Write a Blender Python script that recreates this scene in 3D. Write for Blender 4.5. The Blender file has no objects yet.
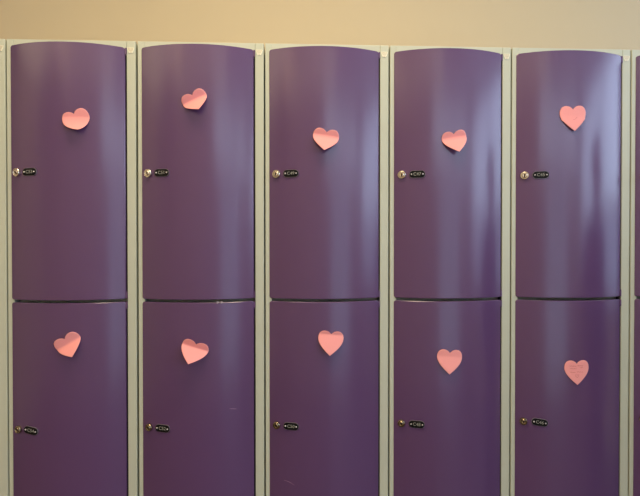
import bpy, bmesh, math
from mathutils import Matrix, Vector

# ------------------------------------------------------------------ camera, world, light, exposure
scene = bpy.context.scene
col = scene.collection

CAM = Vector((0.6803, -1.2018, 1.3239))
YAW, PITCH, ROLL = 0.0434171, -0.0102067, -0.0001707
cy, sy, cp, sp, cr, sr = (math.cos(YAW), math.sin(YAW), math.cos(PITCH), math.sin(PITCH), math.cos(ROLL), math.sin(ROLL))
fwd = Vector((sy * cp, cy * cp, sp)); right = Vector((cy, -sy, 0)); up = right.cross(fwd)
r2 = right * cr + up * sr; u2 = -right * sr + up * cr
cam_data = bpy.data.cameras.new('camera')
cam_data.sensor_fit = 'HORIZONTAL'; cam_data.sensor_width = 36.0
cam_data.lens = 500.0 * 36.0 / 640.0
cam_data.clip_start = 0.01
cam = bpy.data.objects.new('camera', cam_data); col.objects.link(cam)
m = Matrix((r2, u2, -fwd)).transposed().to_4x4(); m.translation = CAM
cam.matrix_world = m
scene.camera = cam

scene.view_settings.view_transform = 'Standard'
scene.view_settings.look = 'None'
scene.view_settings.gamma = 1.0
scene.view_settings.use_curve_mapping = False
scene.view_settings.exposure = 0.0

world = bpy.data.worlds.new('world'); scene.world = world; world.use_nodes = True
bg = world.node_tree.nodes['Background']
bg.inputs['Color'].default_value = (0.62, 0.78, 1.0, 1); bg.inputs['Strength'].default_value = 1.5


def area_lamp(name, loc, rot, sx, sy_, power, color, spread=180):
    d = bpy.data.lights.new(name, 'AREA'); d.shape = 'RECTANGLE'; d.size = sx; d.size_y = sy_
    d.energy = power; d.color = color; d.spread = math.radians(spread)
    o = bpy.data.objects.new(name, d); col.objects.link(o)
    o.location = loc; o.rotation_euler = rot
    return o


# room extents
XL, XR, YF, YB, ZC = -2.6, 3.5, -3.3, 0.46, 2.72
WIN = (-3.1, 0.28, 0.95, 2.56)       # wide window in the right wall: y0, y1, z0, z1
WIN2 = (0.85, 3.42, 1.98, 2.62)       # high window band in the wall behind the camera: x0, x1, z0, z1
DOOR = (1.25, 2.65, 0.0, 1.92)        # glazed door below it: x0, x1, z0, z1
# daylight falling in through the two windows
SILL2 = 1.58                            # transom: open sky shows above it, dimmer grounds below it
area_lamp('window_daylight', (XR + 0.16, (WIN[0] + WIN[1]) / 2, (SILL2 + WIN[3]) / 2), (0, math.radians(90), 0),
          WIN[3] - SILL2, WIN[1] - WIN[0], 62, (0.58, 0.73, 1.0))
area_lamp('window_daylight', (XR + 0.16, (WIN[0] + WIN[1]) / 2, (SILL2 + WIN[2]) / 2), (0, math.radians(90), 0),
          SILL2 - WIN[2], WIN[1] - WIN[0], 8.5, (0.50, 0.62, 1.0))
area_lamp('window_daylight', ((WIN2[0] + WIN2[1]) / 2, YF - 0.16, (WIN2[2] + WIN2[3]) / 2), (math.radians(90), 0, 0),
          WIN2[1] - WIN2[0], WIN2[3] - WIN2[2], 17, (0.66, 0.80, 1.0))
area_lamp('door_daylight', ((DOOR[0] + DOOR[1]) / 2, YF - 0.16, 1.0), (math.radians(90), 0, 0), 1.28, 1.75, 5.0, (0.60, 0.76, 1.0))
# ceiling lamp, then two added fills for left and rear (housings built further down): x, y, watts, length, width
CEIL = [(0.66, -0.54, 18.5, 1.10, 0.20), (-1.45, -1.5, 14.5, 2.0, 1.4), (0.1, -2.55, 8, 2.6, 1.0)]
for cx_, cy_, pw, ln_, wd_ in CEIL:
    area_lamp('ceiling_lamp_and_fill_light', (cx_, cy_, ZC - 0.075), (0, 0, 0), ln_, wd_, pw, (1.0, 0.80, 0.50))


# ------------------------------------------------------------------ helpers
def srgb(r, g, b):
    f = lambda c: (c / 255 / 12.92) if c / 255 <= 0.04045 else ((c / 255 + 0.055) / 1.055) ** 2.4
    return (f(r), f(g), f(b), 1.0)


def mat(name, color, rough=0.5, metal=0.0, spec=0.5, noise=0.0, nscale=30.0, bump=0.0, bscale=300.0, coat=0.0, emit=0.0):
    mt = bpy.data.materials.new(name); mt.use_nodes = True
    nt = mt.node_tree; b = nt.nodes['Principled BSDF']
    b.inputs['Base Color'].default_value = color
    b.inputs['Roughness'].default_value = rough
    b.inputs['Metallic'].default_value = metal
    b.inputs['Specular IOR Level'].default_value = spec
    b.inputs['Coat Weight'].default_value = coat
    b.inputs['Coat Roughness'].default_value = 0.08
    tc = nt.nodes.new('ShaderNodeTexCoord')
    if noise:
        n = nt.nodes.new('ShaderNodeTexNoise'); n.inputs['Scale'].default_value = nscale; n.inputs['Detail'].default_value = 4
        mx = nt.nodes.new('ShaderNodeMix'); mx.data_type = 'RGBA'; mx.blend_type = 'MIX'
        nt.links.new(tc.outputs['Object'], n.inputs['Vector'])
        mx.inputs['A'].default_value = tuple(c * (1 - noise) for c in color[:3]) + (1,)
        mx.inputs['B'].default_value = tuple(min(1, c * (1 + noise)) for c in color[:3]) + (1,)
        nt.links.new(n.outputs['Fac'], mx.inputs['Factor'])
        nt.links.new(mx.outputs['Result'], b.inputs['Base Color'])
    if bump:
        n2 = nt.nodes.new('ShaderNodeTexNoise'); n2.inputs['Scale'].default_value = bscale; n2.inputs['Detail'].default_value = 3
        bp = nt.nodes.new('ShaderNodeBump'); bp.inputs['Strength'].default_value = bump; bp.inputs['Distance'].default_value = 0.001
        nt.links.new(tc.outputs['Object'], n2.inputs['Vector'])
        nt.links.new(n2.outputs['Fac'], bp.inputs['Height']); nt.links.new(bp.outputs['Normal'], b.inputs['Normal'])
    if emit:
        b.inputs['Emission Color'].default_value = color; b.inputs['Emission Strength'].default_value = emit
    return mt


M_PURPLE = mat('purple_gloss_paint', srgb(91, 63, 101), rough=0.215, spec=0.60, bump=0.05, bscale=500)
M_EDGE = mat('purple_paint_edge', srgb(84, 54, 90), rough=0.4)
M_CREAM = mat('cream_powder_paint', srgb(190, 193, 173), rough=0.42, spec=0.4, noise=0.03, nscale=12, bump=0.08, bscale=900)
M_DARK = mat('shadow_gap_black', srgb(30, 28, 28), rough=0.8)
M_WALL = mat('warm_beige_wall_paint', srgb(197, 180, 147), rough=0.75, spec=0.25, noise=0.02, nscale=3, bump=0.1, bscale=160)
M_ROOMWALL = mat('room_wall_paint', srgb(232, 216, 190), rough=0.8, spec=0.2, noise=0.02, nscale=3)
M_CEIL = mat('white_ceiling_paint', srgb(235, 230, 218), rough=0.9, spec=0.1)
M_FLOOR = mat('brown_vinyl_floor', srgb(92, 76, 64), rough=0.45, noise=0.15, nscale=18)
M_TRIM = mat('white_gloss_trim', srgb(232, 230, 224), rough=0.35)
M_PINK = mat('salmon_pink_paper', srgb(242, 160, 156), rough=0.85, spec=0.15, noise=0.02, nscale=200)
M_INK = mat('faded_red_pen_ink', srgb(205, 110, 112), rough=0.8, spec=0.1)
M_CHROME = mat('satin_nickel', srgb(216, 208, 196), rough=0.22, metal=1.0)
M_BRASS = mat('worn_brass', srgb(165, 150, 125), rough=0.22, metal=1.0)
M_PLATE = mat('black_plate_enamel', srgb(12, 12, 14), rough=0.5, spec=0.15)
M_RIM = mat('plate_steel_rim', srgb(128, 120, 130), rough=0.4, metal=0.4)
M_NUM = mat('engraved_pale_digits', srgb(150, 152, 142), rough=0.6)
M_RIVET = mat('silver_rivet', srgb(225, 220, 220), rough=0.3, metal=0.6)
M_BADGE = mat('cream_glossy_badge', srgb(232, 228, 204), rough=0.12, coat=0.6)
M_BADGEINK = mat('badge_brown_print', srgb(178, 164, 130), rough=0.5)
M_SCRATCH = mat('scratched_paint', srgb(140, 105, 140), rough=0.6)
M_STEELCLIP = mat('pale_steel_clip', srgb(200, 185, 195), rough=0.35, metal=0.3)
M_DIFF = mat('lit_diffuser', (1.0, 0.86, 0.62, 1), rough=0.5, emit=0.8)
M_GLASS = bpy.data.materials.new('window_glass'); M_GLASS.use_nodes = True
_nt = M_GLASS.node_tree; _nt.nodes.clear()
_o = _nt.nodes.new('ShaderNodeOutputMaterial'); _mx = _nt.nodes.new('ShaderNodeMixShader')
_t = _nt.nodes.new('ShaderNodeBsdfTransparent'); _g = _nt.nodes.new('ShaderNodeBsdfGlossy'); _g.inputs['Roughness'].default_value = 0.02
_mx.inputs[0].default_value = 0.07
_nt.links.new(_t.outputs[0], _mx.inputs[1]); _nt.links.new(_g.outputs[0], _mx.inputs[2]); _nt.links.new(_mx.outputs[0], _o.inputs[0])


def link(name, bm, mats, parent=None, loc=None, matrix=None, smooth=False, kind=None, recalc=True):
    if recalc:
        bmesh.ops.recalc_face_normals(bm, faces=bm.faces)
    me = bpy.data.meshes.new(name); bm.to_mesh(me); bm.free()
    for mm in (mats if isinstance(mats, (list, tuple)) else [mats]):
        me.materials.append(mm)
    if smooth:
        for p in me.polygons: p.use_smooth = True
    o = bpy.data.objects.new(name, me); col.objects.link(o)
    if parent: o.parent = parent
    if loc: o.location = loc
    if matrix is not None: o.matrix_local = matrix
    if kind: o['kind'] = kind
    return o


def box(bm, x0, x1, y0, y1, z0, z1, bevel=0.0, mi=0, seg=2):
    vs = [bm.verts.new((x, y, z)) for x in (x0, x1) for y in (y0, y1) for z in (z0, z1)]
    fs = [bm.faces.new([vs[i] for i in q]) for q in ((0, 1, 3, 2), (4, 6, 7, 5), (0, 4, 5, 1), (2, 3, 7, 6), (0, 2, 6, 4), (1, 5, 7, 3))]
    for f in fs: f.material_index = mi
    if bevel:
        es = list({e for f in fs for e in f.edges})
        r = bmesh.ops.bevel(bm, geom=es, offset=bevel, segments=seg, profile=0.5, affect='EDGES')
        for f in r['faces']: f.material_index = mi


def prism(bm, pts, y0, y1, mi=0, mi_side=None, inset=0.0):
    """polygon pts (x,z) extruded from the front y0 (toward the viewer) back to y1"""
    a = [bm.verts.new((x, y0, z)) for x, z in pts]; b = [bm.verts.new((x, y1, z)) for x, z in pts]
    f = bm.faces.new(a); f.material_index = mi
    f2 = bm.faces.new(b[::-1]); f2.material_index = mi
    n = len(pts)
    for i in range(n):
        s = bm.faces.new((a[i], b[i], b[(i + 1) % n], a[(i + 1) % n])); s.material_index = mi if mi_side is None else mi_side


def circle(r, n=32, cx=0, cz=0):
    return [(cx + r * math.cos(2 * math.pi * i / n), cz + r * math.sin(2 * math.pi * i / n)) for i in range(n)]


def lathe(bm, prof, n=32, mi=0):
    """prof: list of (radius, y); axis is y"""
    rings = []
    for r, y in prof:
        rings.append([bm.verts.new((r * math.cos(2 * math.pi * i / n), y, r * math.sin(2 * math.pi * i / n))) for i in range(n)] if r > 0 else [bm.verts.new((0, y, 0))])
    for A, B in zip(rings, rings[1:]):
        for i in range(n):
            j = (i + 1) % n
            if len(B) == 1: f = bm.faces.new((A[i], A[j], B[0]))
            elif len(A) == 1: f = bm.faces.new((A[0], B[j], B[i]))
            else: f = bm.faces.new((A[i], A[j], B[j], B[i]))
            f.material_index = mi


def stadium(w, h, n=12):
    r = h / 2; c = w / 2 - r; pts = []
    for i in range(n + 1):
        a = -math.pi / 2 + math.pi * i / n; pts.append((c + r * math.cos(a), r * math.sin(a)))
    for i in range(n + 1):
        a = math.pi / 2 + math.pi * i / n; pts.append((-c + r * math.cos(a), r * math.sin(a)))
    return pts


# ------------------------------------------------------------------ the room
def setting(name, m_, boxes, bevel=0.0):
    bm = bmesh.new()
    for b in boxes: box(bm, *b, bevel=bevel)
    return link(name, bm, m_, kind='structure')


setting('floor', M_FLOOR, [(XL - .1, XR + .1, YF - .1, YB + .1, -0.1, 0)])
setting('ceiling', M_CEIL, [(XL - .1, XR + .1, YF - .1, YB + .1, ZC, ZC + 0.1)])
setting('wall_back', M_WALL, [(XL - .1, XR + .1, YB, YB + 0.1, 0, ZC)])
setting('wall_front', M_ROOMWALL, [(XL - .1, WIN2[0], YF - 0.1, YF, 0, ZC), (WIN2[1], XR + .1, YF - 0.1, YF, 0, ZC),
                                   (WIN2[0], WIN2[1], YF - 0.1, YF, WIN2[3], ZC), (WIN2[0], WIN2[1], YF - 0.1, YF, DOOR[3], WIN2[2]),
                                   (WIN2[0], DOOR[0], YF - 0.1, YF, 0, DOOR[3]), (DOOR[1], WIN2[1], YF - 0.1, YF, 0, DOOR[3])])
setting('wall_left', M_ROOMWALL, [(XL - 0.1, XL, YF, YB, 0, ZC)])
setting('wall_right', M_ROOMWALL, [(XR, XR + 0.1, YF, WIN[0], 0, ZC), (XR, XR + 0.1, WIN[1], YB, 0, ZC),
                                   (XR, XR + 0.1, WIN[0], WIN[1], 0, WIN[2]), (XR, XR + 0.1, WIN[0], WIN[1], WIN[3], ZC)])
setting('baseboard_front', M_TRIM, [(XL, DOOR[0], YF, YF + 0.015, 0, 0.1), (DOOR[1], XR, YF, YF + 0.015, 0, 0.1)])
setting('baseboard_left', M_TRIM, [(XL, XL + 0.015, YF + 0.015, YB, 0, 0.1)])
setting('baseboard_right', M_TRIM, [(XR - 0.015, XR, YF + 0.015, YB, 0, 0.1)])
bm = bmesh.new()
fr = 0.05
box(bm, XR + .03, XR + .08, WIN[0], WIN[1], WIN[2], WIN[2] + fr); box(bm, XR + .03, XR + .08, WIN[0], WIN[1], WIN[3] - fr, WIN[3])
for yy in (WIN[0], (WIN[0] + WIN[1]) / 2 - fr / 2, WIN[1] - fr):
    box(bm, XR + .03, XR + .08, yy, yy + fr, WIN[2] + fr, WIN[3] - fr)
for ya, yb in ((WIN[0] + fr, (WIN[0] + WIN[1]) / 2 - fr / 2), ((WIN[0] + WIN[1]) / 2 + fr / 2, WIN[1] - fr)):
    box(bm, XR + .03, XR + .08, ya, yb, SILL2 - .02, SILL2 + .02)
win = link('window_1', bm, M_TRIM, kind='structure')
bm = bmesh.new(); box(bm, XR + .053, XR + .057, WIN[0] + fr, WIN[1] - fr, WIN[2] + fr, WIN[3] - fr)
link('window_pane', bm, M_GLASS, parent=win)
bm = bmesh.new(); box(bm, XR - .06, XR + .03, WIN[0] - .04, WIN[1] + .04, WIN[2] - .03, WIN[2], bevel=.004)
link('window_sill', bm, M_TRIM, parent=win)

bm = bmesh.new()
for xx in (WIN2[0], (WIN2[0] + WIN2[1]) / 2 - fr / 2, WIN2[1] - fr):
    box(bm, xx, xx + fr, YF - .08, YF - .03, WIN2[2], WIN2[3])
for xa, xb in ((WIN2[0] + fr, (WIN2[0] + WIN2[1]) / 2 - fr / 2), ((WIN2[0] + WIN2[1]) / 2 + fr / 2, WIN2[1] - fr)):
    for zz in (WIN2[2], WIN2[3] - fr): box(bm, xa, xb, YF - .08, YF - .03, zz, zz + fr)
win = link('window_2', bm, M_TRIM, kind='structure')
bm = bmesh.new(); box(bm, WIN2[0] + fr, WIN2[1] - fr, YF - .057, YF - .053, WIN2[2] + fr, WIN2[3] - fr)
link('window_pane', bm, M_GLASS, parent=win)

bm = bmesh.new()
for xx in (DOOR[0], (DOOR[0] + DOOR[1]) / 2 - .03, DOOR[1] - .06): box(bm, xx, xx + .06, YF - .08, YF - .03, DOOR[2], DOOR[3])
for za, zb in ((0, .12), (DOOR[3] - .06, DOOR[3])): 
    for xa, xb in ((DOOR[0] + .06, (DOOR[0] + DOOR[1]) / 2 - .03), ((DOOR[0] + DOOR[1]) / 2 + .03, DOOR[1] - .06)): box(bm, xa, xb, YF - .08, YF - .03, za, zb)
dr = link('door_1', bm, M_TRIM, kind='structure')
bm = bmesh.new(); box(bm, DOOR[0] + .06, DOOR[1] - .06, YF - .057, YF - .053, .12, DOOR[3] - .06)
link('door_pane', bm, M_GLASS, parent=dr)
bm = bmesh.new(); box(bm, DOOR[1] - .045, DOOR[1] - .015, YF - .03, YF + .01, 1.0, 1.14, bevel=.004)
link('door_handle', bm, M_CHROME, parent=dr)

CEIL_LABELS = ['long white ceiling light in front of the lockers, above their middle', 'broad square-edged fill light panel added over the left end of the room', 'largest fill light panel, added on the ceiling by the wall behind the camera']
for (cx_, cy_, pw, ln_, wd_), lb in zip(CEIL, CEIL_LABELS):  # second and third panels are added to warm and brighten the door reflections
    e = bpy.data.objects.new('ceiling_fixture_and_fill', None); col.objects.link(e); e.location = (cx_, cy_, ZC)
    e['label'] = lb; e['category'] = 'ceiling light'
    bm = bmesh.new(); box(bm, -ln_ / 2 - .03, ln_ / 2 + .03, -wd_ / 2 - .02, wd_ / 2 + .02, -.05, 0, bevel=.006)
    link('housing', bm, M_TRIM, parent=e)
    bm = bmesh.new(); box(bm, -ln_ / 2, ln_ / 2, -wd_ / 2, wd_ / 2, -.07, -.05, bevel=.004)
    link('diffuser', bm, M_DIFF, parent=e)

# ------------------------------------------------------------------ lockers
PITCH_X = 0.300
TOP, GAPZ = 1.800, 1.1883
DL, DW = 0.0115, 0.2625                 # door's left edge within a unit, door width
HALF = DW / 2
BOW, PROUD = 0.030, 0.002
RAD = (HALF ** 2 + BOW ** 2) / (2 * BOW)
DZ = [(GAPZ + 0.0034, TOP - 0.0160), (0.590, GAPZ - 0.0034)]     # lower, upper edge of the upper and the lower door
LOCKZ = [1.4873, 0.8893]


def bow(u):
    return PROUD + BOW - (RAD - math.sqrt(max(RAD * RAD - u * u, 1e-9)))


def bow_angle(u):
    return math.atan(-u / math.sqrt(RAD * RAD - u * u) * -1)


def door_mesh(h):
    """bowed sheet-steel door, origin at its centre on the frame plane, outward is -y"""
    bm = bmesh.new()
    cr_ = 0.0055                       # corner radius
    us = []
    for k in range(7):
        us.append(-HALF + cr_ * (1 - math.cos(math.pi / 2 * k / 6)))
    n = 40
    for k in range(1, n): us.append(-HALF + cr_ + (DW - 2 * cr_) * k / n)
    us += [-u for u in us[6::-1]]

    def zt(u):
        d = HALF - abs(u)
        if d >= cr_: return h / 2
        return h / 2 - cr_ + math.sqrt(max(cr_ ** 2 - (cr_ - d) ** 2, 0))
    bev = 0.0012
    tf, bf, to, bo, tb, bb = [], [], [], [], [], []
    for u in us:
        z = zt(u)
        ui = u * (1 - bev / HALF)
        tf.append(bm.verts.new((ui, -bow(u), z - bev))); bf.append(bm.verts.new((ui, -bow(u), -z + bev)))
        to.append(bm.verts.new((u, -bow(u) + bev, z))); bo.append(bm.verts.new((u, -bow(u) + bev, -z)))
        # rim turned back by 14 mm, like a folded sheet
        tb.append(bm.verts.new((u, -bow(u) + 0.016, z))); bb.append(bm.verts.new((u, -bow(u) + 0.016, -z)))
    N = len(us)
    for i in range(N - 1):
        f = bm.faces.new((bf[i], bf[i + 1], tf[i + 1], tf[i])); f.smooth = True
        for A, B in ((tf, to), (to, tb)):
            bm.faces.new((A[i], A[i + 1], B[i + 1], B[i]))
        for A, B in ((bo, bf), (bb, bo)):
            bm.faces.new((A[i], A[i + 1], B[i + 1], B[i]))
        bm.faces.new((tb[i], tb[i + 1], bb[i + 1], bb[i]))
    for i in (0, N - 1):
        bm.faces.new((bf[i], tf[i], to[i], bo[i])); bm.faces.new((bo[i], to[i], tb[i], bb[i]))
    bmesh.ops.recalc_face_normals(bm, faces=bm.faces)
    for e in bm.edges:
        if any(not f.smooth for f in e.link_faces): e.smooth = False      # keep the front's shading clear of the rim
    return bm


def on_door(door_parent, x_in_unit, z_world, door_zc, tilt=0.0, off=0.0):
    """local matrix on the bowed surface: x along the sheet, -y outward"""
    u = x_in_unit - (DL + HALF)
    a = math.atan2(u, math.sqrt(RAD * RAD - u * u))
    mt = Matrix.Translation((u, -bow(u) - off, z_world - door_zc)) @ Matrix.Rotation(a, 4, 'Z') @ Matrix.Rotation(tilt, 4, 'Y')
    return mt


def lock_mesh(sc):
    bm = bmesh.new()
    lathe(bm, [(0, .012), (0.0100, .012), (0.0100, -.0020), (0.0097, -.0038), (0.0088, -.0050), (0.0078, -.0050), (0.0070, -.0040),
               (0.0062, -.0040), (0.0059, -.0052), (0.0050, -.0060), (0.0, -.0056)], 40, 0)
    # keyway
    prism(bm, [(-.0010, -.0046), (.0010, -.0046), (.0015, .0006), (.0009, .0030), (-.0009, .0030), (-.0015, .0006)], -.0063, -.0045, 1)
    bmesh.ops.scale(bm, verts=bm.verts, vec=(sc, 1, sc))
    return bm


def plate_mesh():
    bm = bmesh.new()
    prism(bm, stadium(.0378, .0180), -.0010, .004, 1, 1)
    prism(bm, stadium(.0364, .0166), -.0016, -.0008, 0, 0)
    return bm


def rivet_mesh():
    bm = bmesh.new(); lathe(bm, [(.0017, .0), (.0017, -.0020), (.0011, -.0027), (0, -.0030)], 14, 0); return bm


def text_mesh(txt, size):
    cu = bpy.data.curves.new('plate_number', 'FONT'); cu.body = txt; cu.size = size; cu.align_x = 'CENTER'; cu.align_y = 'CENTER'
    cu.extrude = 0.0002; cu.resolution_u = 4; cu.space_character = 1.0
    o = bpy.data.objects.new('tmp_text', cu); col.objects.link(o)
    dg = bpy.context.evaluated_depsgraph_get()
    me = bpy.data.meshes.new_from_object(o.evaluated_get(dg))
    bpy.data.objects.remove(o); bpy.data.curves.remove(cu)
    me.transform(Matrix.Rotation(math.pi / 2, 4, 'X'))
    me.materials.clear(); me.materials.append(M_NUM)
    return me


def tmpl(bm, name, mats, smooth_angle=None):
    bmesh.ops.recalc_face_normals(bm, faces=bm.faces)
    me = bpy.data.meshes.new(name); bm.to_mesh(me); bm.free()
    for mm in mats: me.materials.append(mm)
    return me


ME_DOOR = []
for z0, z1 in DZ:
    ME_DOOR.append(tmpl(door_mesh(z1 - z0), 'door', [M_PURPLE]))
ME_LOCK = tmpl(lock_mesh(1.0), 'lock', [M_CHROME, M_PLATE])
ME_LOCKB = tmpl(lock_mesh(.90), 'lock', [M_BRASS, M_PLATE])
ME_PLATE = tmpl(plate_mesh(), 'number_plate', [M_PLATE, M_RIM])
ME_RIVET = tmpl(rivet_mesh(), 'rivet', [M_RIVET])
bm = bmesh.new(); box(bm, -.0002, .0036, -.0018, .0028, -.0082, .0082, bevel=.0006)
ME_HINGE = tmpl(bm, 'hinge', [M_PURPLE])

DEPTH = 0.44
SEAM = 0.0018                            # half of the groove between two units


def frame_meshes():
    parts = []
    w = PITCH_X
    sw = 0.0228                          # right stile
    # carcass: sides, top, back, shelf (open at the front behind the doors)
    b = bmesh.new()
    box(b, SEAM, SEAM + .0012, .016, DEPTH, .10, TOP - .001); box(b, w - SEAM - .0012, w - SEAM, .016, DEPTH, .10, TOP - .001)
    box(b, SEAM + .0012, w - SEAM - .0012, .016, DEPTH, TOP - .0022, TOP - .001)
    box(b, SEAM + .0012, w - SEAM - .0012, DEPTH - .0012, DEPTH, .10, TOP - .0022)
    box(b, SEAM + .0012, w - SEAM - .0012, .0255, DEPTH - .0012, GAPZ - .0006, GAPZ + .0006)
    box(b, SEAM + .0012, w - SEAM - .0012, .016, DEPTH - .0012, .5680, .5692)
    parts.append(('carcass', b, M_CREAM))
    b = bmesh.new(); box(b, SEAM, DL + .0060, 0, .016, .10, TOP, bevel=.0012); parts.append(('left_stile', b, M_CREAM))
    b = bmesh.new(); box(b, w - sw + .0006, w - SEAM, 0, .016, .10, TOP, bevel=.0012); parts.append(('right_stile', b, M_CREAM))
    x0, x1 = DL + .0060, w - sw + .0006
    b = bmesh.new(); box(b, x0, x1 - .0003, .0004, .016, TOP - .030, TOP, bevel=.0008); parts.append(('top_rail', b, M_CREAM))
    b = bmesh.new(); box(b, x0, x1, .0240, .0255, GAPZ - .018, GAPZ + .018); parts.append(('middle_rail', b, M_CREAM))
    b = bmesh.new(); box(b, x0, x1, .0006, .016, .560, .602); parts.append(('bottom_rail', b, M_CREAM))
    b = bmesh.new(); box(b, x0, x1, .002, .016, .10, .560); parts.append(('base_panel', b, M_CREAM))
    b = bmesh.new(); box(b, SEAM, w - SEAM, .03, DEPTH, 0, .10); parts.append(('plinth', b, M_CREAM))
    b = bmesh.new(); box(b, DL + DW + .0006, x1 - .0002, .0030, .016, .602, TOP - .030); parts.append(('hinge_gap_shade', b, M_DARK))  # dark strip standing in for the shade inside the hinge-side gap
    return parts


def badge_mesh():
    b = bmesh.new()
    prism(b, [(-.0082, .0065), (.0082, .0065), (.0074, .0015), (.0040, -.0065), (-.0040, -.0065), (-.0074, .0015)], -.0012, .0006, 0)
    for z, ww in ((.0043, .0066), (.0015, .0060), (-.0010, .0042), (-.0042, .0022)):
        k = 4
        for i in range(k):
            x0 = -ww + 2 * ww * i / k
            box(b, x0, x0 + 2 * ww / k * .72, -.0014, -.0011, z - .0007, z + .0007, mi=1)
    return b


FR = [(n, tmpl(b, n, [mm])) for n, b, mm in frame_meshes()]
ME_BADGE = tmpl(badge_mesh(), 'badge', [M_BADGE, M_BADGEINK])

UNITS = [
    (-1, None, None, 'cream two-door locker cut off by the left edge of the photo'),
    (0, 'C53', 'C54', 'purple two-door locker with number plates C53 and C54, leftmost whole one'),
    (1, 'C51', 'C52', 'purple two-door locker with number plates C51 and C52, second from left'),
    (2, 'C49', 'C50', 'purple two-door locker with number plates C49 and C50, middle of the row'),
    (3, 'C47', 'C48', 'purple two-door locker with number plates C47 and C48, fourth from left'),
    (4, 'C45', 'C46', 'purple two-door locker with number plates C45 and C46, rightmost whole one'),
    (5, None, None, 'purple two-door locker cut off by the right edge of the photo'),
]
LOCKROT = {(0, 0): -.7, (1, 0): -.3, (2, 0): .25, (3, 0): -.1, (4, 0): .1, (0, 1): -1.0, (1, 1): -.6, (2, 1): -.9, (3, 1): -.6, (4, 1): .0}
PLATETILT = {(0, 1): .13, (4, 1): .09, (0, 0): -.02, (1, 1): .03, (2, 0): .0}


def ob(name, me, parent, loc=None, matrix=None):
    o = bpy.data.objects.new(name, me); col.objects.link(o); o.parent = parent
    if loc: o.location = loc
    if matrix is not None: o.matrix_local = matrix
    return o


doors = {}
for k, up_no, lo_no, label in UNITS:
    root = bpy.data.objects.new('locker', None); col.objects.link(root); root.location = (PITCH_X * k - (.0014 if k < 1 else 0), 0, 0)
    root['label'] = label; root['category'] = 'locker'; root['group'] = 'purple lockers in a row'
    for n, me in FR: ob(n, me, root)
    ob('badge', ME_BADGE, root, loc=(PITCH_X - .0122, 0, TOP - .0225))
    for r in (0, 1):
        zc = sum(DZ[r]) / 2
        d = ob('door', ME_DOOR[r], root, loc=(DL + HALF, 0, zc)); doors[(k, r)] = d
        ob('lock', ME_LOCK if (r == 0) else ME_LOCKB, d, matrix=on_door(d, .0290 + (.0014 if k < 1 else 0), LOCKZ[r], zc, LOCKROT.get((k, r), 0)))
        pm = on_door(d, .0630 + (.0014 if k < 1 else 0), LOCKZ[r] + (0 if r == 0 else .001), zc, PLATETILT.get((k, r), 0), .0006)
        ob('number_plate', ME_PLATE, d, matrix=pm)
        for sx in (-1, 1): ob('rivet', ME_RIVET, d, matrix=pm @ Matrix.Translation((sx * .0133, -.0008, 0)))
        no = (up_no, lo_no)[r]
        if no: ob('plate_number', text_mesh(no, .0108), d, matrix=pm @ Matrix.Translation((0, -.0018, 0)))
        hh = DZ[r][1] - DZ[r][0]
        for sz in (-1, 1): ob('hinge', ME_HINGE, d, loc=(HALF, 0, sz * (hh / 2 - .0088)))

# little scratches and clips on single doors
def strip(pts, w, k, r, name, m_, off=.0003):
    """a thin mark lying on the bowed door; pts are (x in unit, z)"""
    zc = sum(DZ[r]) / 2; bm = bmesh.new(); prev = None
    for i, (x, z) in enumerate(pts):
        u = x - (DL + HALF); ww = w * (.25 + .75 * math.sin(math.pi * (i + .3) / (len(pts) - .4)))
        a = bm.verts.new((u, -bow(u) - off, z - zc + ww / 2)); b = bm.verts.new((u, -bow(u) - off, z - zc - ww / 2))
        if prev: bm.faces.new((prev[0], a, b, prev[1]))
        prev = (a, b)
    o = link(name, bm, m_, parent=doors[(k, r)]); return o


strip([(.2185 + .0028 * i, .9345 - .0004 * i) for i in range(7)], .0014, 1, 1, 'scratch', M_SCRATCH)
strip([(.046 + .0035 * i, .7595 - .00035 * i * i * .5) for i in range(8)], .0012, 2, 1, 'scratch', M_SCRATCH)
for x in (.1921, .2011):
    u = x - (DL + HALF); zc = sum(DZ[1]) / 2
    bm = bmesh.new(); box(bm, -.0018, .0018, -.0012, .004, -.0016, .0032, bevel=.0004)
    link('clip', bm, M_STEELCLIP, parent=doors[(1, 1)], loc=(u, -bow(u), DZ[1][1] - zc - .0005))

# ------------------------------------------------------------------ heart notes
def bez(p0, p1, p2, p3, n):
    out = []
    for i in range(n):
        t = i / n; s = 1 - t
        out.append((s ** 3 * p0[0] + 3 * s * s * t * p1[0] + 3 * s * t * t * p2[0] + t ** 3 * p3[0],
                    s ** 3 * p0[1] + 3 * s * s * t * p1[1] + 3 * s * t * t * p2[1] + t ** 3 * p3[1]))
    return out


def heart_outline(nick):
    rgt = bez((0, 0), (.0035, .0055), (.0090, .0088), (.0165, .0088), 10)
    rgt += bez((.0165, .0088), (.0265, .0088), (.0315, .0005), (.0315, -.0090), 12)
    rgt += bez((.0315, -.0090), (.0315, -.0235), (.0190, -.0365), (0, -.0525), 22)
    if nick:                            # small step left by the die cut
        rgt = [(x + (.0010 if -.0275 < z < -.0215 else 0), z) for x, z in rgt]
    lft = [(-x, z) for x, z in rgt[1:]][::-1]
    return rgt + [(0, -.0525)] + lft


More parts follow.
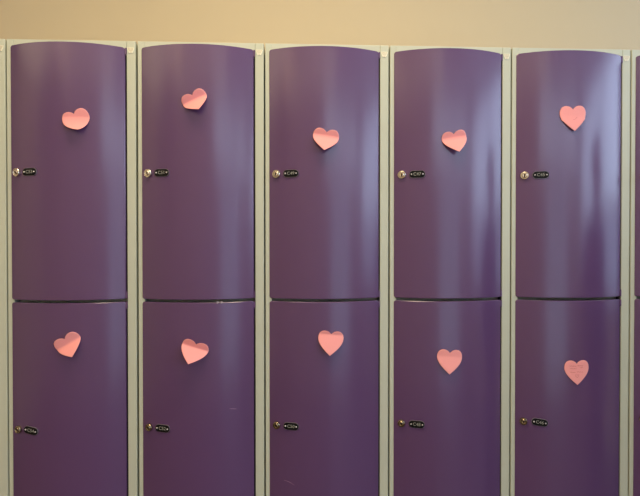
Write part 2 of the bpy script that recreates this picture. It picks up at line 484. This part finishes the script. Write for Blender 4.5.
class Note:
    def __init__(self, k, nx, nz, rot, ang, crease, soft, size=1.0, lobes=0.0, nick=False, fold=0.0):
        self.__dict__.update(locals())

    def place(self, a, c, extra=0.0):
        """note coordinates (a across, c up from the notch) -> world"""
        a *= self.size; c *= self.size
        cf, sf = math.cos(self.fold), math.sin(self.fold)       # the bend may run at an angle to the note
        a, c = a * cf - c * sf, a * sf + c * cf
        d = max(self.crease - c, 0.0)
        w = self.soft
        # bend: slope grows from 0 to tan(ang) over a length w
        if d < w:
            th = self.ang * d / w
            cc = d * (1 - th * th / 6); lift = d * th / 2
        else:
            c0 = w * (1 - self.ang ** 2 / 6); l0 = w * self.ang / 2
            cc = c0 + (d - w) * math.cos(self.ang); lift = l0 + (d - w) * math.sin(self.ang)
        if d > 0:
            c2 = self.crease - cc
        else:                               # above the crease the lobes lean forward
            e = c - self.crease; c2 = self.crease + e * math.cos(self.lobes); lift = e * math.sin(self.lobes)
        a, c2 = a * cf + c2 * sf, -a * sf + c2 * cf
        co, si = math.cos(self.rot), math.sin(self.rot)
        X = a * co - c2 * si; Z = a * si + c2 * co
        x = self.nx + X; z = self.nz + Z
        u = x - (DL + HALF)
        base = bow(u)
        return Vector((PITCH_X * self.k + x, -(base + .0010 + lift + extra), z))


def heart_note(note, label):
    ol = heart_outline(note.nick); n = len(ol); ctr = (0, -.016); K = 14
    bm = bmesh.new()
    o3 = note.place(0, 0)
    T = lambda p: p - o3
    layers = []
    for off in (.00025, -.00025):
        c = bm.verts.new(T(note.place(*ctr, off))); rings = []
        for j in range(1, K + 1):
            s = j / K
            rings.append([bm.verts.new(T(note.place(ctr[0] + (x - ctr[0]) * s, ctr[1] + (z - ctr[1]) * s, off))) for x, z in ol])
        for i in range(n):
            q = (i + 1) % n
            f = bm.faces.new((c, rings[0][i], rings[0][q])); f.smooth = True
            for A, B in zip(rings, rings[1:]):
                f = bm.faces.new((A[i], B[i], B[q], A[q])); f.smooth = True
        layers.append(rings[-1])
    for i in range(n):
        q = (i + 1) % n; bm.faces.new((layers[0][i], layers[1][i], layers[1][q], layers[0][q]))
    o = link('heart_note', bm, M_PINK, loc=o3)
    o['label'] = label; o['category'] = 'sticky note'; o['group'] = 'pink heart notes on the locker doors'
    return o


R = math.radians
NOTES = [
    (Note(0, .1688, 1.6185, R(19), R(72), -.006, .050, size=.95, lobes=R(14), fold=R(17)), 'pink heart note with strongly curled up tip, on the upper door of C53'),
    (Note(1, .1368, 1.6640, R(26), R(40), -.009, .010, size=.95, lobes=R(28)), 'pink heart note tilted left with creased lobes, on door C51, highest in the row'),
    (Note(2, .1465, 1.5815, R(-8), R(32), -.006, .010, size=.97, lobes=R(18)), 'pink heart note with lifted tip casting a shadow, on door C49'),
    (Note(3, .1470, 1.5800, R(10), R(30), -.006, .010, size=.95, lobes=R(18)), 'pink heart note leaning slightly left with lifted tip, on door C47'),
    (Note(4, .1352, 1.6418, R(2), R(8), -.010, .010, nick=True), 'flat pink heart note with a small tick mark, on door C45'),
    (Note(0, .1470, 1.1045, R(30), R(33), -.012, .006, size=.96, lobes=R(18)), 'pink heart note tilted left with a crease, on door C54'),
    (Note(1, .1441, 1.0892, R(-18), R(41), -.007, .004, lobes=R(22)), 'pink heart note tilted right with a sharp crease, on door C52'),
    (Note(2, .1574, 1.1092, R(-5), R(16), .000, .003, size=.95, lobes=R(16)), 'upright pink heart note near the gap, on lower door C50'),
    (Note(3, .1395, 1.0624, R(-3.5), R(10), -.006, .006, size=.95, lobes=R(4)), 'upright plain flat pink heart note, on lower door C48'),
    (Note(4, .1476, 1.0335, R(1), R(3), -.006, .006, size=.96), 'flat pink heart note with faint handwriting, on lower door C46, lowest of all'),
]
heart_objs = [heart_note(nt_, lb) for nt_, lb in NOTES]


def pen(note, parent, strokes, w, name='handwriting'):
    bm = bmesh.new(); o3 = note.place(0, 0)
    for st in strokes:
        prev = None
        for i, (a, c) in enumerate(st):
            j = min(i + 1, len(st) - 1); h_ = max(i - 1, 0)
            t = Vector((st[j][0] - st[h_][0], st[j][1] - st[h_][1])); t.normalize()
            nx_, nz_ = -t.y * w / 2, t.x * w / 2
            A = bm.verts.new(note.place(a + nx_, c + nz_, .0005) - o3); B = bm.verts.new(note.place(a - nx_, c - nz_, .0005) - o3)
            if prev: bm.faces.new((prev[0], A, B, prev[1]))
            prev = (A, B)
    link(name, bm, M_INK, parent=parent, recalc=False)


def scribble(a0, a1, c, h, waves, ph):
    n = waves * 8
    return [(a0 + (a1 - a0) * i / n + .0007 * math.sin(2.1 * i + ph), c + h * math.sin(2 * math.pi * i / 8 + ph) * (.55 + .45 * math.sin(.9 * i + ph))) for i in range(n + 1)]


nt10 = NOTES[9][0]
pen(nt10, heart_objs[9], [
    scribble(-.0185, -.0020, -.0052, .0016, 4, .3), scribble(.0010, .0165, -.0048, .0017, 4, 1.2),
    scribble(-.0175, -.0010, -.0115, .0014, 4, 2.0), scribble(.0085, .0150, -.0100, .0015, 2, .7),
    scribble(-.0180, -.0040, -.0205, .0014, 4, 1.0), scribble(-.0010, .0160, -.0202, .0014, 4, .1),
    [(-.0005, -.0345), (-.0050, -.0290), (-.0045, -.0265), (-.0015, -.0270), (-.0005, -.0290), (.0010, -.0268), (.0038, -.0268), (.0042, -.0292), (-.0003, -.0345)]], .0007)
pen(NOTES[4][0], heart_objs[4], [[(-.0010, -.0240), (.0025, -.0245), (.0060, -.0215), (.0095, -.0175)]], .0008, 'tick_mark')

# ------------------------------------------------------------------ a person standing right of the frame (seen only as a dark reflection)
M_SKIN = mat('skin', srgb(205, 160, 135), rough=0.55)
M_COAT = mat('dark_plum_jacket', srgb(38, 30, 46), rough=0.85)
M_TROUSERS = mat('charcoal_trousers', srgb(32, 32, 38), rough=0.85)
M_SHOE = mat('black_shoe_leather', srgb(20, 20, 20), rough=0.4)
M_HAIR = mat('dark_brown_hair', srgb(44, 32, 26), rough=0.6)


def skin_mesh(nodes, edges, root, sub=2):
    """nodes: list of (x, y, z, rx, ry); grown with a Skin modifier and baked to a mesh"""
    me = bpy.data.meshes.new('skeleton'); me.from_pydata([n[:3] for n in nodes], edges, [])
    o = bpy.data.objects.new('skeleton', me); col.objects.link(o)
    md = o.modifiers.new('skin', 'SKIN'); md.use_smooth_shade = True
    sv = me.skin_vertices[0].data if me.skin_vertices else None
    if sv is None:
        return None
    for i, n in enumerate(nodes): sv[i].radius = (n[3], n[4]); sv[i].use_root = (i == root)
    o.modifiers.new('sub', 'SUBSURF').levels = sub
    dg = bpy.context.evaluated_depsgraph_get(); dg.update()
    out = bpy.data.meshes.new_from_object(o.evaluated_get(dg))
    bpy.data.objects.remove(o)
    return out


N, E = [], []
def nd(x, y, z, rx, ry=None, to=None):
    N.append((x, y, z, rx, ry or rx))
    if to is not None: E.append((to, len(N) - 1))
    return len(N) - 1
pel = nd(0, 0, .93, .150, .105)
wa = nd(0, .005, 1.08, .130, .095, pel); ch = nd(0, .0, 1.27, .155, .110, wa); sh = nd(0, -.01, 1.38, .110, .085, ch)
nk = nd(0, .0, 1.435, .050, .052, sh); n2 = nd(0, .004, 1.475, .045, .047, nk); jw = nd(0, .026, 1.535, .050, .064, n2); hd = nd(0, .010, 1.61, .074, .090, jw); tp = nd(0, .0, 1.68, .050, .062, hd)
nose = nd(0, .104, 1.570, .009, .010, None); E.append((jw, nose))
for sd in (-1, 1):
    s1 = nd(sd * .165, -.01, 1.365, .058, .055, sh); el = nd(sd * .215, -.02, 1.09, .043, .043, s1)
    wr = nd(sd * .215, .06, .87, .028, .032, el); pm = nd(sd * .213, .085, .80, .018, .036, wr)
    h1 = nd(sd * .088, .0, .86, .088, .092, pel); kn = nd(sd * .095, .015, .48, .058, .062, h1)
    an = nd(sd * .100, -.01, .10, .036, .042, kn); bl = nd(sd * .108, .10, .040, .042, .032, an); toe = nd(sd * .112, .17, .032, .032, .024, bl)
body_me = skin_mesh(N, E, 0, 3)
bmb = bmesh.new(); bmb.from_mesh(body_me)
for sd in (-1, 1):                       # five fingers a hand, rooted inside the palm, slightly curled
    for dy, ln in ((-.026, .058), (-.009, .072), (.009, .078), (.026, .070)):
        x, y, z = sd * .212, .088 + dy, .80
        fm = skin_mesh([(x, y, z, .008, .008), (x, y + .004, z - .035 - ln * .25, .008, .008), (x - sd * .010, y + .008, z - .035 - ln * .65, .0075, .0075),
                        (x - sd * .024, y + .010, z - .030 - ln * .92, .006, .006)], [(0, 1), (1, 2), (2, 3)], 0, 1)
        bmb.from_mesh(fm)
    x = sd * .208
    bmb.from_mesh(skin_mesh([(x, .095, .83, .010, .010), (x - sd * .012, .130, .805, .0095, .0095), (x - sd * .020, .145, .770, .008, .008)], [(0, 1), (1, 2)], 0, 1))
for f in bmb.faces:
    c = f.calc_center_median(); f.smooth = True
    arm = abs(c.x) > .175
    if c.z > 1.462: f.material_index = 0
    elif arm and c.z < .885 and c.z > .6: f.material_index = 0
    elif c.z > .90 or arm and c.z > .7: f.material_index = 1
    elif c.z > .085: f.material_index = 2
    else: f.material_index = 3
pz = min(v.co.z for v in bmb.verts)
for v in bmb.verts: v.co.z -= pz
person = link('person', bmb, [M_SKIN, M_COAT, M_TROUSERS, M_SHOE], loc=(1.99, -.48, 0), recalc=False)
person.rotation_euler = (0, 0, R(12))
person['label'] = 'person in dark jacket and charcoal trousers standing facing the lockers, arms down'
person['category'] = 'person'
bm = bmesh.new()                         # hair: a cap over the crown and the back of the head
bmesh.ops.create_uvsphere(bm, u_segments=32, v_segments=20, radius=1)
bmesh.ops.delete(bm, geom=[v for v in bm.verts if v.co.z < -.75 or (v.co.y > .30 and v.co.z < .42)], context='VERTS')
bmesh.ops.scale(bm, verts=bm.verts, vec=(.084, .104, .108)); bmesh.ops.translate(bm, verts=bm.verts, vec=(0, -.004, 1.625 - pz))
link('hair', bm, M_HAIR, parent=person, smooth=True)
for sd in (-1, 1):
    bm = bmesh.new(); bmesh.ops.create_uvsphere(bm, u_segments=12, v_segments=8, radius=.008)
    bmesh.ops.translate(bm, verts=bm.verts, vec=(sd * .030, .083, 1.600 - pz)); link('eye', bm, M_PLATE, parent=person, smooth=True)
    bm = bmesh.new(); bmesh.ops.create_uvsphere(bm, u_segments=12, v_segments=8, radius=1)
    bmesh.ops.scale(bm, verts=bm.verts, vec=(.010, .018, .030)); bmesh.ops.translate(bm, verts=bm.verts, vec=(sd * .074, .005, 1.585 - pz)); link('ear', bm, M_SKIN, parent=person, smooth=True)
bm = bmesh.new(); bmesh.ops.create_uvsphere(bm, u_segments=12, v_segments=8, radius=1)
bmesh.ops.scale(bm, verts=bm.verts, vec=(.020, .006, .006)); bmesh.ops.translate(bm, verts=bm.verts, vec=(0, .082, 1.530 - pz)); link('mouth', bm, M_INK, parent=person, smooth=True)
